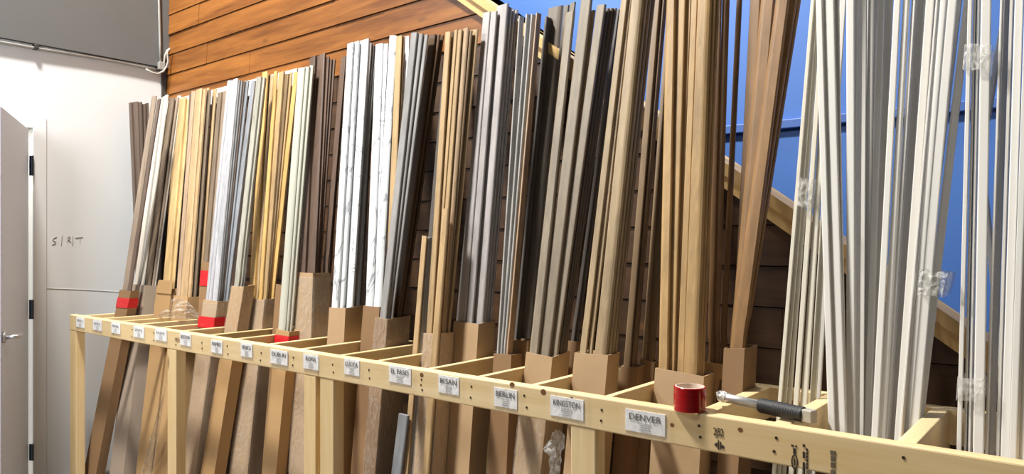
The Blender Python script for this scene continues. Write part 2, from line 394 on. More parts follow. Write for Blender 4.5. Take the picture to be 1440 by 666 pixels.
# mill stamps on the rail
INK = plain('stamp_ink', (48, 42, 36), .8, amp=.2, bump=0)
def rp(px, py): return onY(px, py, YF-.0022)
def flat(bm, px0, py0, w, h):    # small ink rectangle on the rail face
    p = rp(px0, py0); box(bm, (p.x-w/2, YF-.0024, p.z-h/2), (p.x+w/2, YF-.0002, p.z+h/2))
def put_text(bm_t, p, rot=0):
    M = Matrix.Translation(p) @ Matrix.Rotation(math.pi/2, 4, 'X') @ Matrix.Rotation(rot, 4, 'Z')
    for v in bm_t.verts: v.co = M @ v.co
    return bm_t
bm = put_text(text_bm('2|52', .026, .024), rp(1010, 607.5))
p = rp(1008, 625); loft(bm, [[(p.x-.007, y, p.z), (p.x, y, p.z-.006), (p.x, y, p.z+.006)] for y in (YF-.0024, YF-.0004)])
flat(bm, 1010, 625, .002, .022); flat(bm, 1013, 626, .0018, .018)
q = rp(1016, 628); tube(bm, [(q.x, YF-.0024, q.z), (q.x, YF-.0004, q.z)], .0042, 10)
st = obj('grade_stamp', bm, INK, rack, label='black ink numbers with a small arrow mark'); 
bm = bmesh.new(); pz = rp(1117, 649)
def ring(bm, p, rx, rz, w):
    n = 24; o = []; 
    for yy in (YF-.0024, YF-.0004):
        for s in (1, -1):
            pass
    for k in range(n):
        a0, a1 = 2*math.pi*k/n, 2*math.pi*(k+1)/n
        q = [(rx*math.cos(a), rz*math.sin(a)) for a in (a0, a1)] + [((rx-w)*math.cos(a), (rz-w)*math.sin(a)) for a in (a1, a0)]
        loft(bm, [[(p.x+x, y, p.z+z) for x, z in q] for y in (YF-.0024, YF-.0004)])
ring(bm, pz, .007, .017, .002); flat(bm, 1117, 649, .0022, .016); flat(bm, 1117, 634, .0055, .012); flat(bm, 1114, 626, .005, .004); flat(bm, 1119, 627, .004, .003)
for y, h in ((626, .006), (639, .014), (655, .018)): flat(bm, 1130, y, .004, h)
for y in range(632, 662, 5): flat(bm, 1134.5, y, .003, .006)
obj('grade_stamp', bm, INK, rack, label='black oval mill mark with upright lettering')
bm = bmesh.new(); rr = random.Random(5)
for k in range(24):
    if rr.random() < .8: flat(bm, 1171, 634+k*1.5, .009 if k > 3 else .011, rr.uniform(.0012, .0026))
obj('grade_stamp', bm, plain('stamp_faded', (110, 98, 78), .8, bump=0), rack, label='faded ink barcode')

# ------------------------------------------------------------------ paper labels
PAPER = plain('paper', (242, 242, 243), .5, amp=.02, scale=15, bump=.15, bscale=40)
TXT = plain('print_black', (70, 70, 76), .6, bump=0); FINE = plain('print_grey', (150, 150, 154), .6, bump=0)
LAB = [(113, 453, .11, '*', 'white paper label at the left end of the pine rail'),
 (137, 457, .112, '*', 'second white paper label from the left end of the rail'),
 (163, 461, .106, '*', 'third white paper label from the left end of the rail'),
 (195.5, 466.5, .116, '*', 'fourth white paper label from the left end of the rail'),
 (226.5, 470.5, .118, '*', 'white paper label just left of the second rack post'),
 (261, 477, .10, 'BOSTON', 'white paper label just right of the second rack post'),
 (305, 487, .092, 'MAMBO', 'small creased paper label below the red-banded veined grey bundle'),
 (347, 492, .088, 'VENICA', 'small white paper label below the film-wrapped yellow oak bundle'),
 (392.5, 502, .118, 'DUBLIN', 'white paper label with glare below the sage grey bundle'),
 (437.5, 508.5, .095, 'ROMA', 'white paper label on the rail beside the splice, below walnut bundle'),
 (495, 516, .084, 'LUCCA', 'paper label just right of the double posts, below white marble strips'),
 (562.5, 527, .108, 'EL PASO', 'paper label with shiny tape below the grey and brown strips'),
 (631, 541, .09, 'IKSAN', 'paper label below the ash grey bundle, second left of round knot'),
 (711, 559.5, .088, 'BERLIN', 'paper label on the rail below the dark slim strips'),
 (797, 573, .112, 'KINGSTON', 'paper label above the short post, below the weathered oak bundle'),
 (907, 593.5, .1155, 'DENVER', 'large-lettered paper label just left of the red tape roll')]
for px, py, w, s, lab in LAB:
    c = onY(px, py, YF-.002); t = thing('paper_label', lab, 'label', c, 'paper labels along the rail')
    hh = .056; y0, y1 = YF-.0030, YF-.0012
    bm = bmesh.new(); nx, nz = 10, 5
    vs = {}
    rj = random.Random(px)
    for layer, yy in ((0, y0), (1, y1)):
        for i in range(nx+1):
            for j in range(nz+1):
                vs[layer, i, j] = bm.verts.new((c.x-w/2+w*i/nx, yy-(0 if layer else abs(noise.noise((i*.7+px, j*.9, 0)))*.0010), c.z-hh/2+hh*j/nz))
    for i in range(nx):
        for j in range(nz):
            bm.faces.new([vs[0, a, b] for a, b in ((i, j), (i+1, j), (i+1, j+1), (i, j+1))]); bm.faces.new([vs[1, a, b] for a, b in ((i, j), (i, j+1), (i+1, j+1), (i+1, j))])
    for i in range(nx):
        for j in (0, nz): bm.faces.new([vs[0, i, j], vs[0, i+1, j], vs[1, i+1, j], vs[1, i, j]])
    for j in range(nz):
        for i in (0, nx): bm.faces.new([vs[0, i, j], vs[0, i, j+1], vs[1, i, j+1], vs[1, i, j]])
    obj('sheet', bm, PAPER, t, origin=c)
    p = Vector((c.x, y0-.0016, c.z+.010))
    if s != '*':
        bm = put_text(text_bm(s, .024, w*.80 if len(s) > 4 else w*.66, ext=.0003), p)
    else:
        bm = bmesh.new(); n = rj.choice((5, 6, 7)); 
        for k in range(n):
            x = c.x + w*.72*((k+.5)/n-.5); ww = w*.72/n*.34; q1 = rj.choice((-.006, -.001, .003))
            box(bm, (x-ww, p.y-.0003, p.z-.006), (x-ww*.5, p.y+.0003, p.z+.006)); box(bm, (x-ww*.5, p.y-.0003, p.z+q1), (x+ww, p.y+.0003, p.z+q1+.0022))
    obj('lettering', bm, TXT, t, origin=c)
    bm = bmesh.new()
    for k in range(4):
        z = c.z-.004-k*.0055; ww = w*rj.uniform(.12, .18); box(bm, (c.x-ww, y0-.0015, z-.0007), (c.x+ww, y0-.001, z+.0007))
    obj('fine_print', bm, FINE, t, origin=c)
    bm = bmesh.new(); box(bm, (c.x-w/2-.012, y0-.0034, max(c.z-.040, ZR-RH+.002)), (c.x+w/2+.016, y0-.0028, min(c.z+.042, ZR-.004)))
    obj('clear_tape', bm, LTAPE, t, origin=c)

# ------------------------------------------------------------------ cartons
Y0, S = 1.79, .17
CART = []; CWALL = []
def carton(L, Rr, dep, kind, label, off=0, film=None, red=None, flap=None, group='cardboard cartons standing in the rack', sl=None):
    """L, Rr: ((x_top, y_top), (x at y=666)) of the front edges"""
    S = sl or globals()['S']
    (lx, ly), lb = L; (rx, ry), rb = Rr
    def edges(y0):
        lt, rt = lean(lx, ly, y0, S), lean(rx, ry, y0, S); l6, r6 = lean(lb, 666, y0, S), lean(rb, 666, y0, S); zt = (lt.z+rt.z)/2
        wt = rt.x-lt.x; sl_, sr_ = (lt.x-l6.x)/(lt.z-l6.z), (rt.x-r6.x)/(rt.z-r6.z)
        w0 = wt-(sr_-sl_)*zt; w1 = min(1.12*wt, max(.95*wt, w0))
        sr_ = sl_+(wt-w1)/zt; r6.x = rt.x-sr_*(rt.z-r6.z)
        return lt, rt, l6, r6, zt
    best = None
    for dlt in sorted([k*.005 for k in range(-16, 17)], key=abs):
        y0 = Y0+off+dlt
        if y0 < YF+RT+.002: continue
        lt, rt, l6, r6, zt = edges(y0)
        def at(a, b, z, y0=y0, S=S):
            k = (z-b.z)/(a.z-b.z); p = b+(a-b)*k; return Vector((p.x, y0+S*z, z))
        bad = 0
        for z in (.01, .25, .5, .75, .91, .955, 1.0, 1.1, 1.2):
            if z > zt: continue
            x0, x1, ya, yb_ = at(lt, l6, z).x, at(rt, r6, z).x, y0+S*z, y0+S*z+dep
            if .9 < z < 1.01:
                for q in divx: bad += max(0, min(x1, q+.017)-max(x0, q-.017))*3
                bad += max(0, yb_-YR0)*3
            for la, fb, zb2 in CART:
                if z > zb2: continue
                a0, a1, b0, b1 = fb(z); ox, oy = min(x1, a1)-max(x0, a0), min(yb_, b1)-max(ya, b0)
                if ox > 0 and oy > 0: bad += min(ox, oy)+.001
        if best is None or bad < best[0]-1e-6: best = (bad, dlt)
        if bad == 0: break
    bad, dlt = best; y0 = Y0+off+dlt; off += dlt

    lt, rt, l6, r6, zt = edges(y0)
    def at(a, b, z):
        k = (z-b.z)/(a.z-b.z); p = b+(a-b)*k; return Vector((p.x, y0+S*z, z))
    base = at(lt, l6, 0.005)
    t = thing('carton', label, 'carton', base, group)
    n = 14; zs = [.005+(zt-.005)*i/n for i in range(n+1)]
    tk = .004
    def ringo(z, inset=0, jig=0):
        a, b = at(lt, l6, z), at(rt, r6, z)
        a = a+Vector((inset, inset, 0)); b = b+Vector((-inset, inset, 0))
        dv = Vector((0, dep-2*inset, 0))
        return [a, b, b+dv, a+dv]
    bm = bmesh.new()
    outer = [ringo(z) for z in zs]; 
    rj = random.Random(lx)
    tops = [rj.uniform(-.006, .006) for _ in range(4)]
    for k in range(4): outer[-1][k] = outer[-1][k] + Vector((0, S*tops[k], tops[k]))
    inner = [[q+Vector((0, S*tops[k], tops[k])) if i == 0 else q for k, q in enumerate(ringo(z, tk))] for i, z in enumerate(zs[::-1])]
    loft(bm, outer+inner, cap=False)
    bm.faces.new([bm.verts.new(q) for q in ringo(.006)]); 
    obj('body', bm, CARD[kind], t, origin=base)
    if red:      # tape band: (y0px, y1px) along the carton
        za = lean(lx, red[0], y0, S).z; zb_ = lean(lx, red[1], y0, S).z
        bm = bmesh.new(); rs = []
        for i in range(5):
            z = zb_+(za-zb_)*i/4
            r4 = ringo(z, -.0022 if not film else -.0085); rs.append([q+Vector((0, 0, rj.uniform(-.004, .004))) for q in r4])
        loft(bm, rs, cap=False); ir = [ringo(zb_+(za-zb_)*i/4, -.0006 if not film else -.0070) for i in range(5)]; loft(bm, ir, cap=False)
        obj('red_tape', bm, REDT, t, origin=base, label='red packing tape band')
    if flap:     # (px0, px1, ytop) front tab rising above the rim
        a, b = lean(flap[0], ly, y0, S), lean(flap[1], ly, y0, S); zz_ = lean(flap[0], flap[2], y0, S).z
        prof = [(a.x, a.z-.03), (b.x, a.z-.03), (b.x, zz_-.012), (b.x-.008, zz_), (a.x+.008, zz_), (a.x, zz_-.012)]
        bm = bmesh.new(); loft(bm, [[Vector((x, y0+S*z+o_, z)) for x, z in prof] for o_ in (-.0045, -.001)])
        obj('flap', bm, CARD[kind], t, origin=base, label='upright cut flap')
    if film:     # (z extent fraction) wrinkled wrap
        za, zb_ = film
        z1 = zt*za+.0; z0 = zt*zb_+.02
        bm = bmesh.new(); m = 46; rs = []
        per = []
        for i in range(m+1):
            z = z0+(z1-z0)*i/m
            c4 = ringo(z, -.0032); ring_ = []
            for k in range(4):
                a, b = c4[k], c4[(k+1) % 4]
                for j in range(7):
                    q = a+(b-a)*(j/7); nn = noise.noise((q.x*30, q.y*30+lx, z*14))+.6*noise.noise((q.x*80, q.y*80, z*40+lx))
                    cen = (c4[0]+c4[2])/2; dr = (q-cen); dr.z = 0
                    ring_.append(q+dr.normalized()*(.0022*nn))
            rs.append(ring_)
        loft(bm, rs, cap=False); obj('plastic_film', bm, FILM, t, origin=base, smooth=True, label='wrinkled clear plastic wrap')
    def walls(z):
        if z > zt+.006: return []
        a, b = at(lt, l6, z), at(rt, r6, z); x0, x1, ya = a.x, b.x, a.y; yb_ = ya+dep
        return [(x0, x1, ya, ya+tk), (x0, x1, yb_-tk, yb_), (x0, x0+tk, ya, yb_), (x1-tk, x1, ya, yb_)]
    CART.append((label, lambda z: (at(lt, l6, z).x, at(rt, r6, z).x, y0+S*z, y0+S*z+dep), zt+.01)); CWALL.append(walls)
    t_info = dict(dx=(lt.x-l6.x)/(lt.z-l6.z), dxr=(rt.x-r6.x)/(rt.z-r6.z), X=at(rt, r6, zt).x, XL=at(lt, l6, zt).x, z=zt, dep=dep, y=y0, s=S)
    return t_info
c1 = carton(((168, 408), 117), ((184, 409), 147), .05, 'brown', 'slim carton with red tape leaning nearest the white wall', red=(418, 432), sl=.12)
c2 = carton(((185, 400), 154), ((204, 402), 173), .095, 'grey', 'grey-tan carton second from the white wall')
c3 = carton(((220, 404), 191), ((241, 405), 212), .06, 'tan', 'tan carton with raised tab, above left of the second post', flap=(222, 243, 393))
c4 = carton(((244, 417), 214), ((264, 418), 237), .105, 'tan', 'tan carton half covered by a crumpled plastic sheet', off=.005)
c5 = carton(((284, 366), 262), ((297, 368), 274), .05, 'brown', 'dark carton with red band standing behind the tan strips', off=.08, red=(380, 402))
c6 = carton(((286, 421), 254), ((306, 423), 270), .085, 'light', 'film-wrapped carton with a wide red band at the rail', film=(.99, 0), red=(444, 460))
c7 = carton(((326, 401), 282), ((343, 402), 305), .06, 'tan', 'tall tan carton with clear plastic over its top, leaning left', film=(1.0, .74))
c8 = carton(((346, 420), 322), ((372, 421), 346), .09, 'light', 'crinkled film-wrapped carton under the yellow oak strips', film=(1.0, 0))
c9 = carton(((388, 400), 368), ((397, 401), 378), .04, 'brown', 'narrow brown carton peeking out left of the sage strips', off=.10)
c10 = carton(((388, 464), 368), ((407, 465), 388), .052, 'tan', 'low tan carton with red tape under the sage strips', off=-.025, red=(470, 482))
c11 = carton(((417, 385), 406), ((440, 384), 432), .097, 'light', 'tall carton holding the walnut brown strips', film=(.99, .3))
c12 = carton(((463, 432), 448), ((486, 432), 474), .092, 'light', 'carton holding the white marble strips')
c13 = carton(((511, 428), 493), ((534, 430), 516), .06, 'brown', 'brown carton behind, holding the narrower white marble strips', off=.055)
c14 = carton(((529, 445), 511), ((545, 448), 527), .125, 'brown', 'carton with shiny tape edge holding grey and brown strips', film=(1.0, .3))
c15 = carton(((596, 468), 581), ((620, 470), 608), .07, 'light', 'film-wrapped carton holding the oak strips', film=(1.0, 0))
c16 = carton(((638, 452), 622), ((673, 455), 659), .095, 'light', 'pale carton holding the wide ash grey strips')
c17 = carton(((694, 499), 685), ((719, 499), 712), .062, 'brown', 'low brown carton holding the dark slim strips', off=.025)
c18 = carton(((721, 477), 711), ((743, 478), 732), .04, 'brown', 'dark carton behind, between the slim dark and greige strips', off=.09)
c19 = carton(((740, 494), 722), ((777, 501), 758), .10, 'light', 'wrapped carton holding the greige strips', film=(.86, 0))
c20 = carton(((799, 481), 783), ((814, 482), 798), .04, 'brown', 'dark carton between the greige and weathered oak strips', off=.095)
c21 = carton(((808, 494), 792), ((855, 501), 840), .07, 'light', 'wide carton above the short post, holding weathered oak strips')
c22 = carton(((873, 513), 860), ((897, 516), 884), .052, 'brown', 'low brown carton right of the weathered oak carton', off=.055)
c23 = carton(((899, 505), 887), ((921, 507), 909), .03, 'brown', 'dark carton at the back, left of the golden oak carton', off=.105)
c24 = carton(((921, 520), 913), ((990, 528), 970), .075, 'light', 'wide carton behind the red tape roll', off=-.005)
c25 = carton(((990, 515), 958), ((1016, 517), 979), .046, 'tan', 'carton with folded flap right of the red tape roll', off=.065, flap=(988, 1027, 508))
c26 = carton(((1018, 487), 1008), ((1047, 493), 1035), .098, 'brown', 'rightmost carton, holding the leaning brown oak strips', off=.045)

# ------------------------------------------------------------------ trim strips
def rack_rects(z):
    if not ZR-RH-.002 < z < ZR+.002: return []
    out = [(XL, XR, YF-.004, YF+RT+.002), (XL, XR, YR0-.002, YR0+RT+.002)]
    for i, q in enumerate(divx):
        h = .012 if i < 16 else .020
        out.append((q-h, q+h, YF, YR0))
    return out
SOLID = []      # everything standing in the rack: function z -> list of (x0, x1, y0, y1)
SOLID += CWALL+[rack_rects]
def clash(rects, zs_):
    for z in zs_:
        for x0, x1, y0, y1 in rects(z):
            for f in SOLID:
                for a0, a1, b0, b1 in f(z):
                    if x0 < a1 and a0 < x1 and y0 < b1 and b0 < y1: return True
    return False
def strip_path(p0, p1, p2, mid):
    if mid:
        k = (p1.z-p0.z)/(p2.z-p0.z); c = (p1-p0*((1-k)**2)-p2*(k*k))/(2*k*(1-k))
        return [p0*((1-t)**2)+c*(2*t*(1-t))+p2*(t*t) for t in [i/12 for i in range(13)]]
    L1, L2 = (p1-p0), (p2-p1); r = min(.10, L2.length*.3)
    a_, b_ = p1, p1+L2.normalized()*r; c = p1+L1.normalized()*(r*.5)
    pts = [p0, p0.lerp(p1, .5)]
    for i in range(5):
        t = i/4; pts.append(a_*((1-t)**2)+c*(2*t*(1-t))+b_*(t*t))
    return pts+[b_.lerp(p2, t) for t in (.33, .66, 1)]
def on_path(path, z):
    for a_, b_ in zip(path, path[1:]):
        if a_.z <= z <= b_.z: return a_.lerp(b_, (z-a_.z)/max(1e-6, b_.z-a_.z))
    return None
def strip_rects(path, w, d, g=.0):
    def f(z):
        p = on_path(path, z)
        return [] if p is None else [(p.x-g, p.x+w+g, p.y-g, p.y+d+g)]
    return f
def strip_mesh(path, w, kind, d, seed):
    bm = bmesh.new(); rs = []; rj = random.Random(seed)
    if kind == 'l': prof = [(0, d), (0, .001), (.1*w, 0), (.9*w, 0), (w, .0022), (w, d-.001), (w-.001, d)]
    elif kind == 'f':
        v = rj.choice((0, 0, 0, 1, 2))
        prof = {0: [(0, d), (0, .25*d), (.06*w, .06*d), (.14*w, 0), (.86*w, 0), (.94*w, .06*d), (w, .25*d), (w, d)],
                1: [(0, d), (0, .5*d), (.10*w, .25*d), (.22*w, .04*d), (.34*w, 0), (.90*w, 0), (w, .3*d), (w, d)],
                2: [(0, d), (0, .15*d), (.05*w, 0), (.62*w, 0), (.74*w, .08*d), (.9*w, .35*d), (w, .7*d), (w, d)],
                3: [(0, d), (0, .3*d), (.08*w, .1*d), (.3*w, 0), (.42*w, .03*d), (.45*w, .12*d), (.48*w, .03*d), (.9*w, 0), (w, .2*d), (w, d)]}[v]
    else:
        prof = [(0, d), (0, .0015), (.2*w, 0), (.8*w, 0), (w, .0015), (w, .3*d), (w*.8, .34*d), (w*.8, .6*d), (w, .64*d), (w, d)]
    for p in path: rs.append([p+Vector((x, y, 0)) for x, y in prof])
    sk = rj.uniform(-.15, .15)
    rs[-1] = [q+Vector((0, 0, sk*x)) for q, (x, y) in zip(rs[-1], prof)]
    loft(bm, rs)
    return bm
NS = 0
def bundle(place, yb, items, off=0, s=S, y0=None, zt_def=None, ydef=0, c=None, base_shift=1.0, step=0, foot=None, zmin=.012, sq=.008):
    """items: (x_top, y_top | None, x_bottom, width px at top, kind, colour[, extra depth[, mid]])"""
    global NS
    y0 = (Y0 if y0 is None else y0)+off+.006
    if c: y0 = c['y']+.006; s = c['s']
    items = sorted(items, key=lambda a: a[2])
    order = sorted(range(len(items)), key=lambda i: ((items[i][6] if len(items[i]) > 6 else 0), items[i][2]))
    zr = random.Random(len(place)*3+yb)
    for i in order:
        xt, yt, xb, wpx, kind, col = items[i][:6]; dy = items[i][6] if len(items[i]) > 6 else 0; mid = items[i][7] if len(items[i]) > 7 else None
        a = lean(xt, ydef if yt is None else yt, y0, s)
        w = wpx*(a-EYE).dot(D)/F/(.776+.6307*(xt-CX)/F)
        if kind == 'f': w *= .95
        if kind == 'e': w = min(w*.85, .011)
        we = w; sh = 0
        if kind == 'l': w = .036; sh = w-we
        d = {'f': min(.012, max(.007, w*.28)), 'l': .009, 'e': .045 if c else .03}[kind]
        if kind == 'e' and c: d = min(.045, c['dep']*.42)
        zt_r = (zt_def or 0)+zr.uniform(-.03, .03); ok = False
        for tr in range(75):
            a = lean(xt, ydef if yt is None else yt, y0+dy, s); b = lean(xb, yb, y0+dy, s)
            a.x -= sh; b.x -= sh
            if yt is None: a = b+(a-b)*((zt_r-b.z)/(a.z-b.z))
            fx = b.x + (b.x-a.x)/(a.z-b.z)*b.z*base_shift
            if c:
                zc = c['z']; b = b.copy(); xr = c['X']-.0055-w
                k = b.z-zc; xl = c['XL']+.0055
                if b.z < zc: pass
                b.x = max(b.x, xl+k*c['dx'])
                if b.x > xr+k*c['dxr'] and b.x-xr-k*c['dxr'] < sq: b.x = xr+k*c['dxr']
                bad = b.x > xr+k*c['dxr']+1e-4
                X0, X1 = xl+k*c['dx'], xr+k*c['dxr']; fr = min(1, max(0, (b.x-X0)/max(1e-4, X1-X0)))
                L0, R0 = xl-(zc-zmin)*c['dx'], xr-(zc-zmin)*c['dxr']
                fx = L0+fr*(R0-L0) if R0 > L0 else (L0+R0)/2
            else: bad = False
            if foot: fx = b.x+foot*b.z
            p0 = Vector((fx, y0+dy+s*zmin, zmin))
            if mid: b = lean(mid[0], mid[1], y0+dy, s)
            path = strip_path(p0, b, a, mid)
            rf = strip_rects(path, w, d, .001)
            zs_ = [zmin+.01+(path[-1].z-zmin-.02)*q/22 for q in range(23)]+[.93, .99]
            if c and not bad and tr < 70 and p0.y+d > c['y']+c['dep']-.005: bad = 'deep'
            if bad == 'deep': break
            if not bad and not clash(rf, zs_): ok = True; break
            dy += .0015
        if not ok: print('CLASH', place, i, col, 'dy', round(dy, 3), bad)
        SOLID.append(strip_rects(path, w, d))
        bm = strip_mesh(path, w, kind, d, xt*7.3+xb)
        NS += 1
        lab = '%s%s strip, %s from left %s' % ('thin ' if kind != 'f' else '', SM[col][1], ORD[i+1], place)
        o = obj('transition_strip', bm, SMAT[col], origin=p0)
        tag(o, lab, 'transition strip', 'strips ' + place)
# short offcuts standing in front
bundle('standing short in front of oak carton', 512, [(621, 293, 604, 9.5, 'f', 'oak')], y0=c15['y']-.0145-.006-.002, s=S)
bundle('offcut ending below the rail', 660, [(560, 581, 550, 13.5, 'f', 'bgrey')], off=-.02)
# B1 dark, against the left wall
bundle('in the red-taped carton by the white wall', 409, [(213, 137, 171.5, 5.5, 'f', 'taupe'), (219, 139, 177, 3, 'l', 'offw'), (222, 140, 180, 3, 'l', 'umber')], c=c1)
bundle('in the grey-tan carton by the white wall', 401, [(223, 138, 187, 5.5, 'f', 'offw'), (229, 136, 193.5, 3.2, 'l', 'lgrey'), (232, 134, 197.5, 3.5, 'f', 'offw'), (236, 137, 202, 8, 'f', 'dtaupe'), (244.5, 138, 210, 5.5, 'f', 'taupe'), (251, 134, 215, 2.5, 'l', 'offw', .03)], c=c2)
bundle('in dark bundle against the white wall', 300, [(180, 145, 186.5, 4, 'f', 'umber'), (186, 144, 191, 6, 'f', 'umber'), (192.5, 145, 196, 5, 'f', 'umber', .012), (198, 146, 201, 5, 'f', 'umber', .012), (203, 146, 206, 4, 'f', 'umber', .02)], y0=2.12, s=-.028, base_shift=.3)
bundle('in the tan carton with raised tab', 404, [(246.5, 142, 223, 4, 'f', 'ytan'), (250.5, 141, 227, 10, 'f', 'ytan'), (261, 140, 238, 4.8, 'f', 'ytan')], c=c3)
bundle('in carton behind the crumpled plastic sheet', 418, [(266, 130, 244, 3, 'f', 'umber', .02), (269, 128, 247, 4.8, 'f', 'ptan'), (275, 127, 253, 7.5, 'f', 'tan'), (282.7, 125, 260.5, 6, 'f', 'tan'), (290, 125, 268.5, 3, 'l', 'tan', .016), (293, 127, 272, 2.6, 'l', 'dtaupe'), (296, 126, 274, 7.5, 'l', 'tan', .05)], off=.005, c=c4)
bundle('in dark carton with the narrow red band', 367, [(306, 131, 285, 5, 'f', 'dtaupe'), (311, 129, 291, 7, 'f', 'taupe')], off=.09, c=c5)
bundle('in carton with the wide red band', 422, [(319, 114, 288, 4, 'f', 'mgrey'), (323.6, 113, 293, 3.4, 'f', 'mgrey'), (327.5, 112, 298, 5.5, 'f', 'mgrey'), (334, 113, 304, 2.6, 'l', 'slate'), (337.5, 114, 306.5, 2.6, 'l', 'slate'), (341, 114, 309, 2.6, 'l', 'umber'), (346, 113, 311.5, 3, 'l', 'bgrey'), (353, 114, 314, 5.5, 'l', 'bgrey', .03)], c=c6)
bundle('in tall carton with plastic-covered top', 402, [(360.5, 108, 327, 6.5, 'f', 'sgrey'), (367, 110, 334, 5, 'f', 'sgrey', .01), (370, 112, 339, 3, 'l', 'slate', .012)], c=c7)
bundle('in crinkled film-wrapped carton', 421, [(367.5, 102, 347, 8, 'f', 'yoak'), (375.6, 106, 354.5, 3, 'l', 'umber', .01), (379.5, 106, 357, 4.8, 'f', 'tan', .006), (384.5, 101, 362, 5, 'f', 'yoak'), (391.5, 102, 366.5, 7, 'f', 'oak', .012), (400, 104, 371, 5.5, 'f', 'dwoak', .024), (406.5, 102, 374.5, 4, 'f', 'oak', .03), (413, 101, 378, 6, 'f', 'yoak', .04)], c=c8)
bundle('in low red-taped tan carton', 464, [(419, 96, 389, 8, 'f', 'sage'), (427.2, 94, 397, 7, 'f', 'sage'), (434.3, 92, 403, 6, 'f', 'sage', .010)], off=-.025, step=.010, c=c10)
bundle('in the carton of walnut brown strips', 386, [(435, 82, 420, 8, 'f', 'walnut'), (443.5, 80, 428.5, 13, 'f', 'walnut', .002), (457.5, 81, 440, 5, 'f', 'walnut', .012), (463, 83, 443, 3, 'l', 'walnut', .012), (467.5, 84, 446, 3, 'l', 'walnut', .02), (477, 82, 452, 9, 'l', 'walnut', .055)], c=c11)
bundle('in the front white marble carton', 433, [(488, 62, 465, 8.3, 'f', 'marb'), (496.3, 60, 474, 8, 'f', 'marb'), (504.5, 58, 482, 14, 'f', 'marb', .004), (519.5, 62, 491.5, 2.4, 'l', 'lgrey', .013), (523, 63, 494, 2.4, 'l', 'slate', .02), (526.5, 64, 496.5, 2.4, 'l', 'lgrey', .028)], c=c12)
bundle('in the rear marble carton', 429, [(528, 63, 512, 9, 'f', 'marb'), (538.5, 62, 519.5, 7, 'f', 'marb', .01), (547.5, 50, 526.5, 9, 'f', 'marb'), (557, 64, 533, 3, 'l', 'slate', .01)], off=.065, c=c13)
bundle('in carton with shiny tape edge', 447, [(562.5, 50, 531, 2.4, 'l', 'oak', .028), (566, 51, 533, 2.2, 'l', 'oak', .034), (570, 51, 535, 5, 'l', 'marb', .075), (577.5, 46, 533.5, 9, 'f', 'grey'), (590, 48, 542, 4, 'l', 'grey'), (597.5, 49, 548, 3.8, 'l', 'grey', .012), (603, 50, 552, 5, 'l', 'brown', .05), (608, 48, 556, 4, 'l', 'brown', .04), (614, 49, 560, 4, 'l', 'brown', .045), (619, 52, 563, 4, 'l', 'brown', .05)], step=.012, c=c14)
bundle('standing loose beside the oak carton', 600, [(593, 331, 571, 7, 'f', 'tan'), (601, 333, 578, 3, 'e', 'lgrey', .012)])
bundle('in film-wrapped oak carton', 469, [(626, 45, 595, 7.5, 'f', 'oak'), (634, 46, 602, 3, 'l', 'dwoak', .01), (638, 43, 606, 5.3, 'f', 'oak'), (643.6, 42, 611.5, 6, 'f', 'oak', .004), (650.5, 41, 617, 8, 'f', 'poak', .012), (660, 43, 622.5, 3, 'l', 'dwoak', .02), (663, 42, 624, 8.5, 'l', 'oak', .03)], c=c15)
bundle('of the wide ash grey bundle', 454, [(679, 18, 643, 10.5, 'f', 'ash'), (690, 17, 655, 8.5, 'f', 'ash', .003), (698.5, 9, 664.5, 15.5, 'f', 'ash'), (715, 11, 680, 3.4, 'l', 'ash', .012), (719.5, 14, 684, 3.4, 'l', 'ash', .018), (724, 15, 688, 3.4, 'l', 'ash', .026)], c=c16)
bundle('in low carton of dark slim strips', 499, [(729, 22, 698, 2.6, 'e', 'lgrey'), (739, 20, 703, 3, 'e', 'lgrey'), (746.5, 20, 707.5, 2.6, 'e', 'lgrey'), (753.5, 18, 711.5, 2.6, 'e', 'ptan')], off=.03, c=c17)
bundle('of the dark greige strips at the back', 480, [(771, 12, 723, 20, 'f', 'dgreige'), (792, 8, 744, 8, 'f', 'dgreige'), (801, 5, 753, 8, 'f', 'dgreige', .006), (766, 24, 722, 4, 'e', 'char', -.01)], off=.10)
bundle('of the greige bundle', 498, [(795, 18, 743, 12.5, 'f', 'greige'), (817, -4, 757, 15.5, 'f', 'greige', 0), (832.5, 14, 771, 3.6, 'l', 'oak', .012), (839, 7, 774, 12.5, 'f', 'greige', .002), (852.5, 12, 786, 3.6, 'l', 'dgreige', .012), (858, 10, 789, 3.6, 'l', 'dgreige', .022), (863, 12, 793, 3.6, 'l', 'dgreige', .034)], step=.008, c=c19)
bundle('in the gap beside the greige bundle', 482, [(866, 14, 800, 5, 'f', 'char'), (870, 11, 807, 5, 'f', 'char', .01)], off=.105, c=c20)
def over(place, yb, items, zt=2.34, **k): bundle(place, yb, [(a[0], None)+a[1:] for a in items], zt_def=zt, ydef=0, **k)
over('of the weathered oak bundle', 495, [(873, 815, 9.2, 'f', 'woak'), (882.3, 826.5, 5.8, 'f', 'woak', .002), (888, 836, 16.5, 'f', 'woak', 0), (905.5, 857, 4, 'l', 'woak', .006), (911, 861, 4, 'l', 'woak', .014), (916, 865, 4, 'l', 'woak', .022)], c=c21)
over('in low carton right of weathered oak', 515, [(919, 875, 9, 'f', 'dwoak'), (927, 882, 3.6, 'e', 'dwoak', .004), (931, 887, 3.6, 'e', 'dwoak', .008)], off=.06, c=c22)
over('of dark oak strips behind golden oak', 505, [(938, 901, 6, 'f', 'dwoak'), (944, 907, 6, 'f', 'dwoak', .004), (950, 913, 6, 'f', 'dwoak')], off=.112, c=c23)
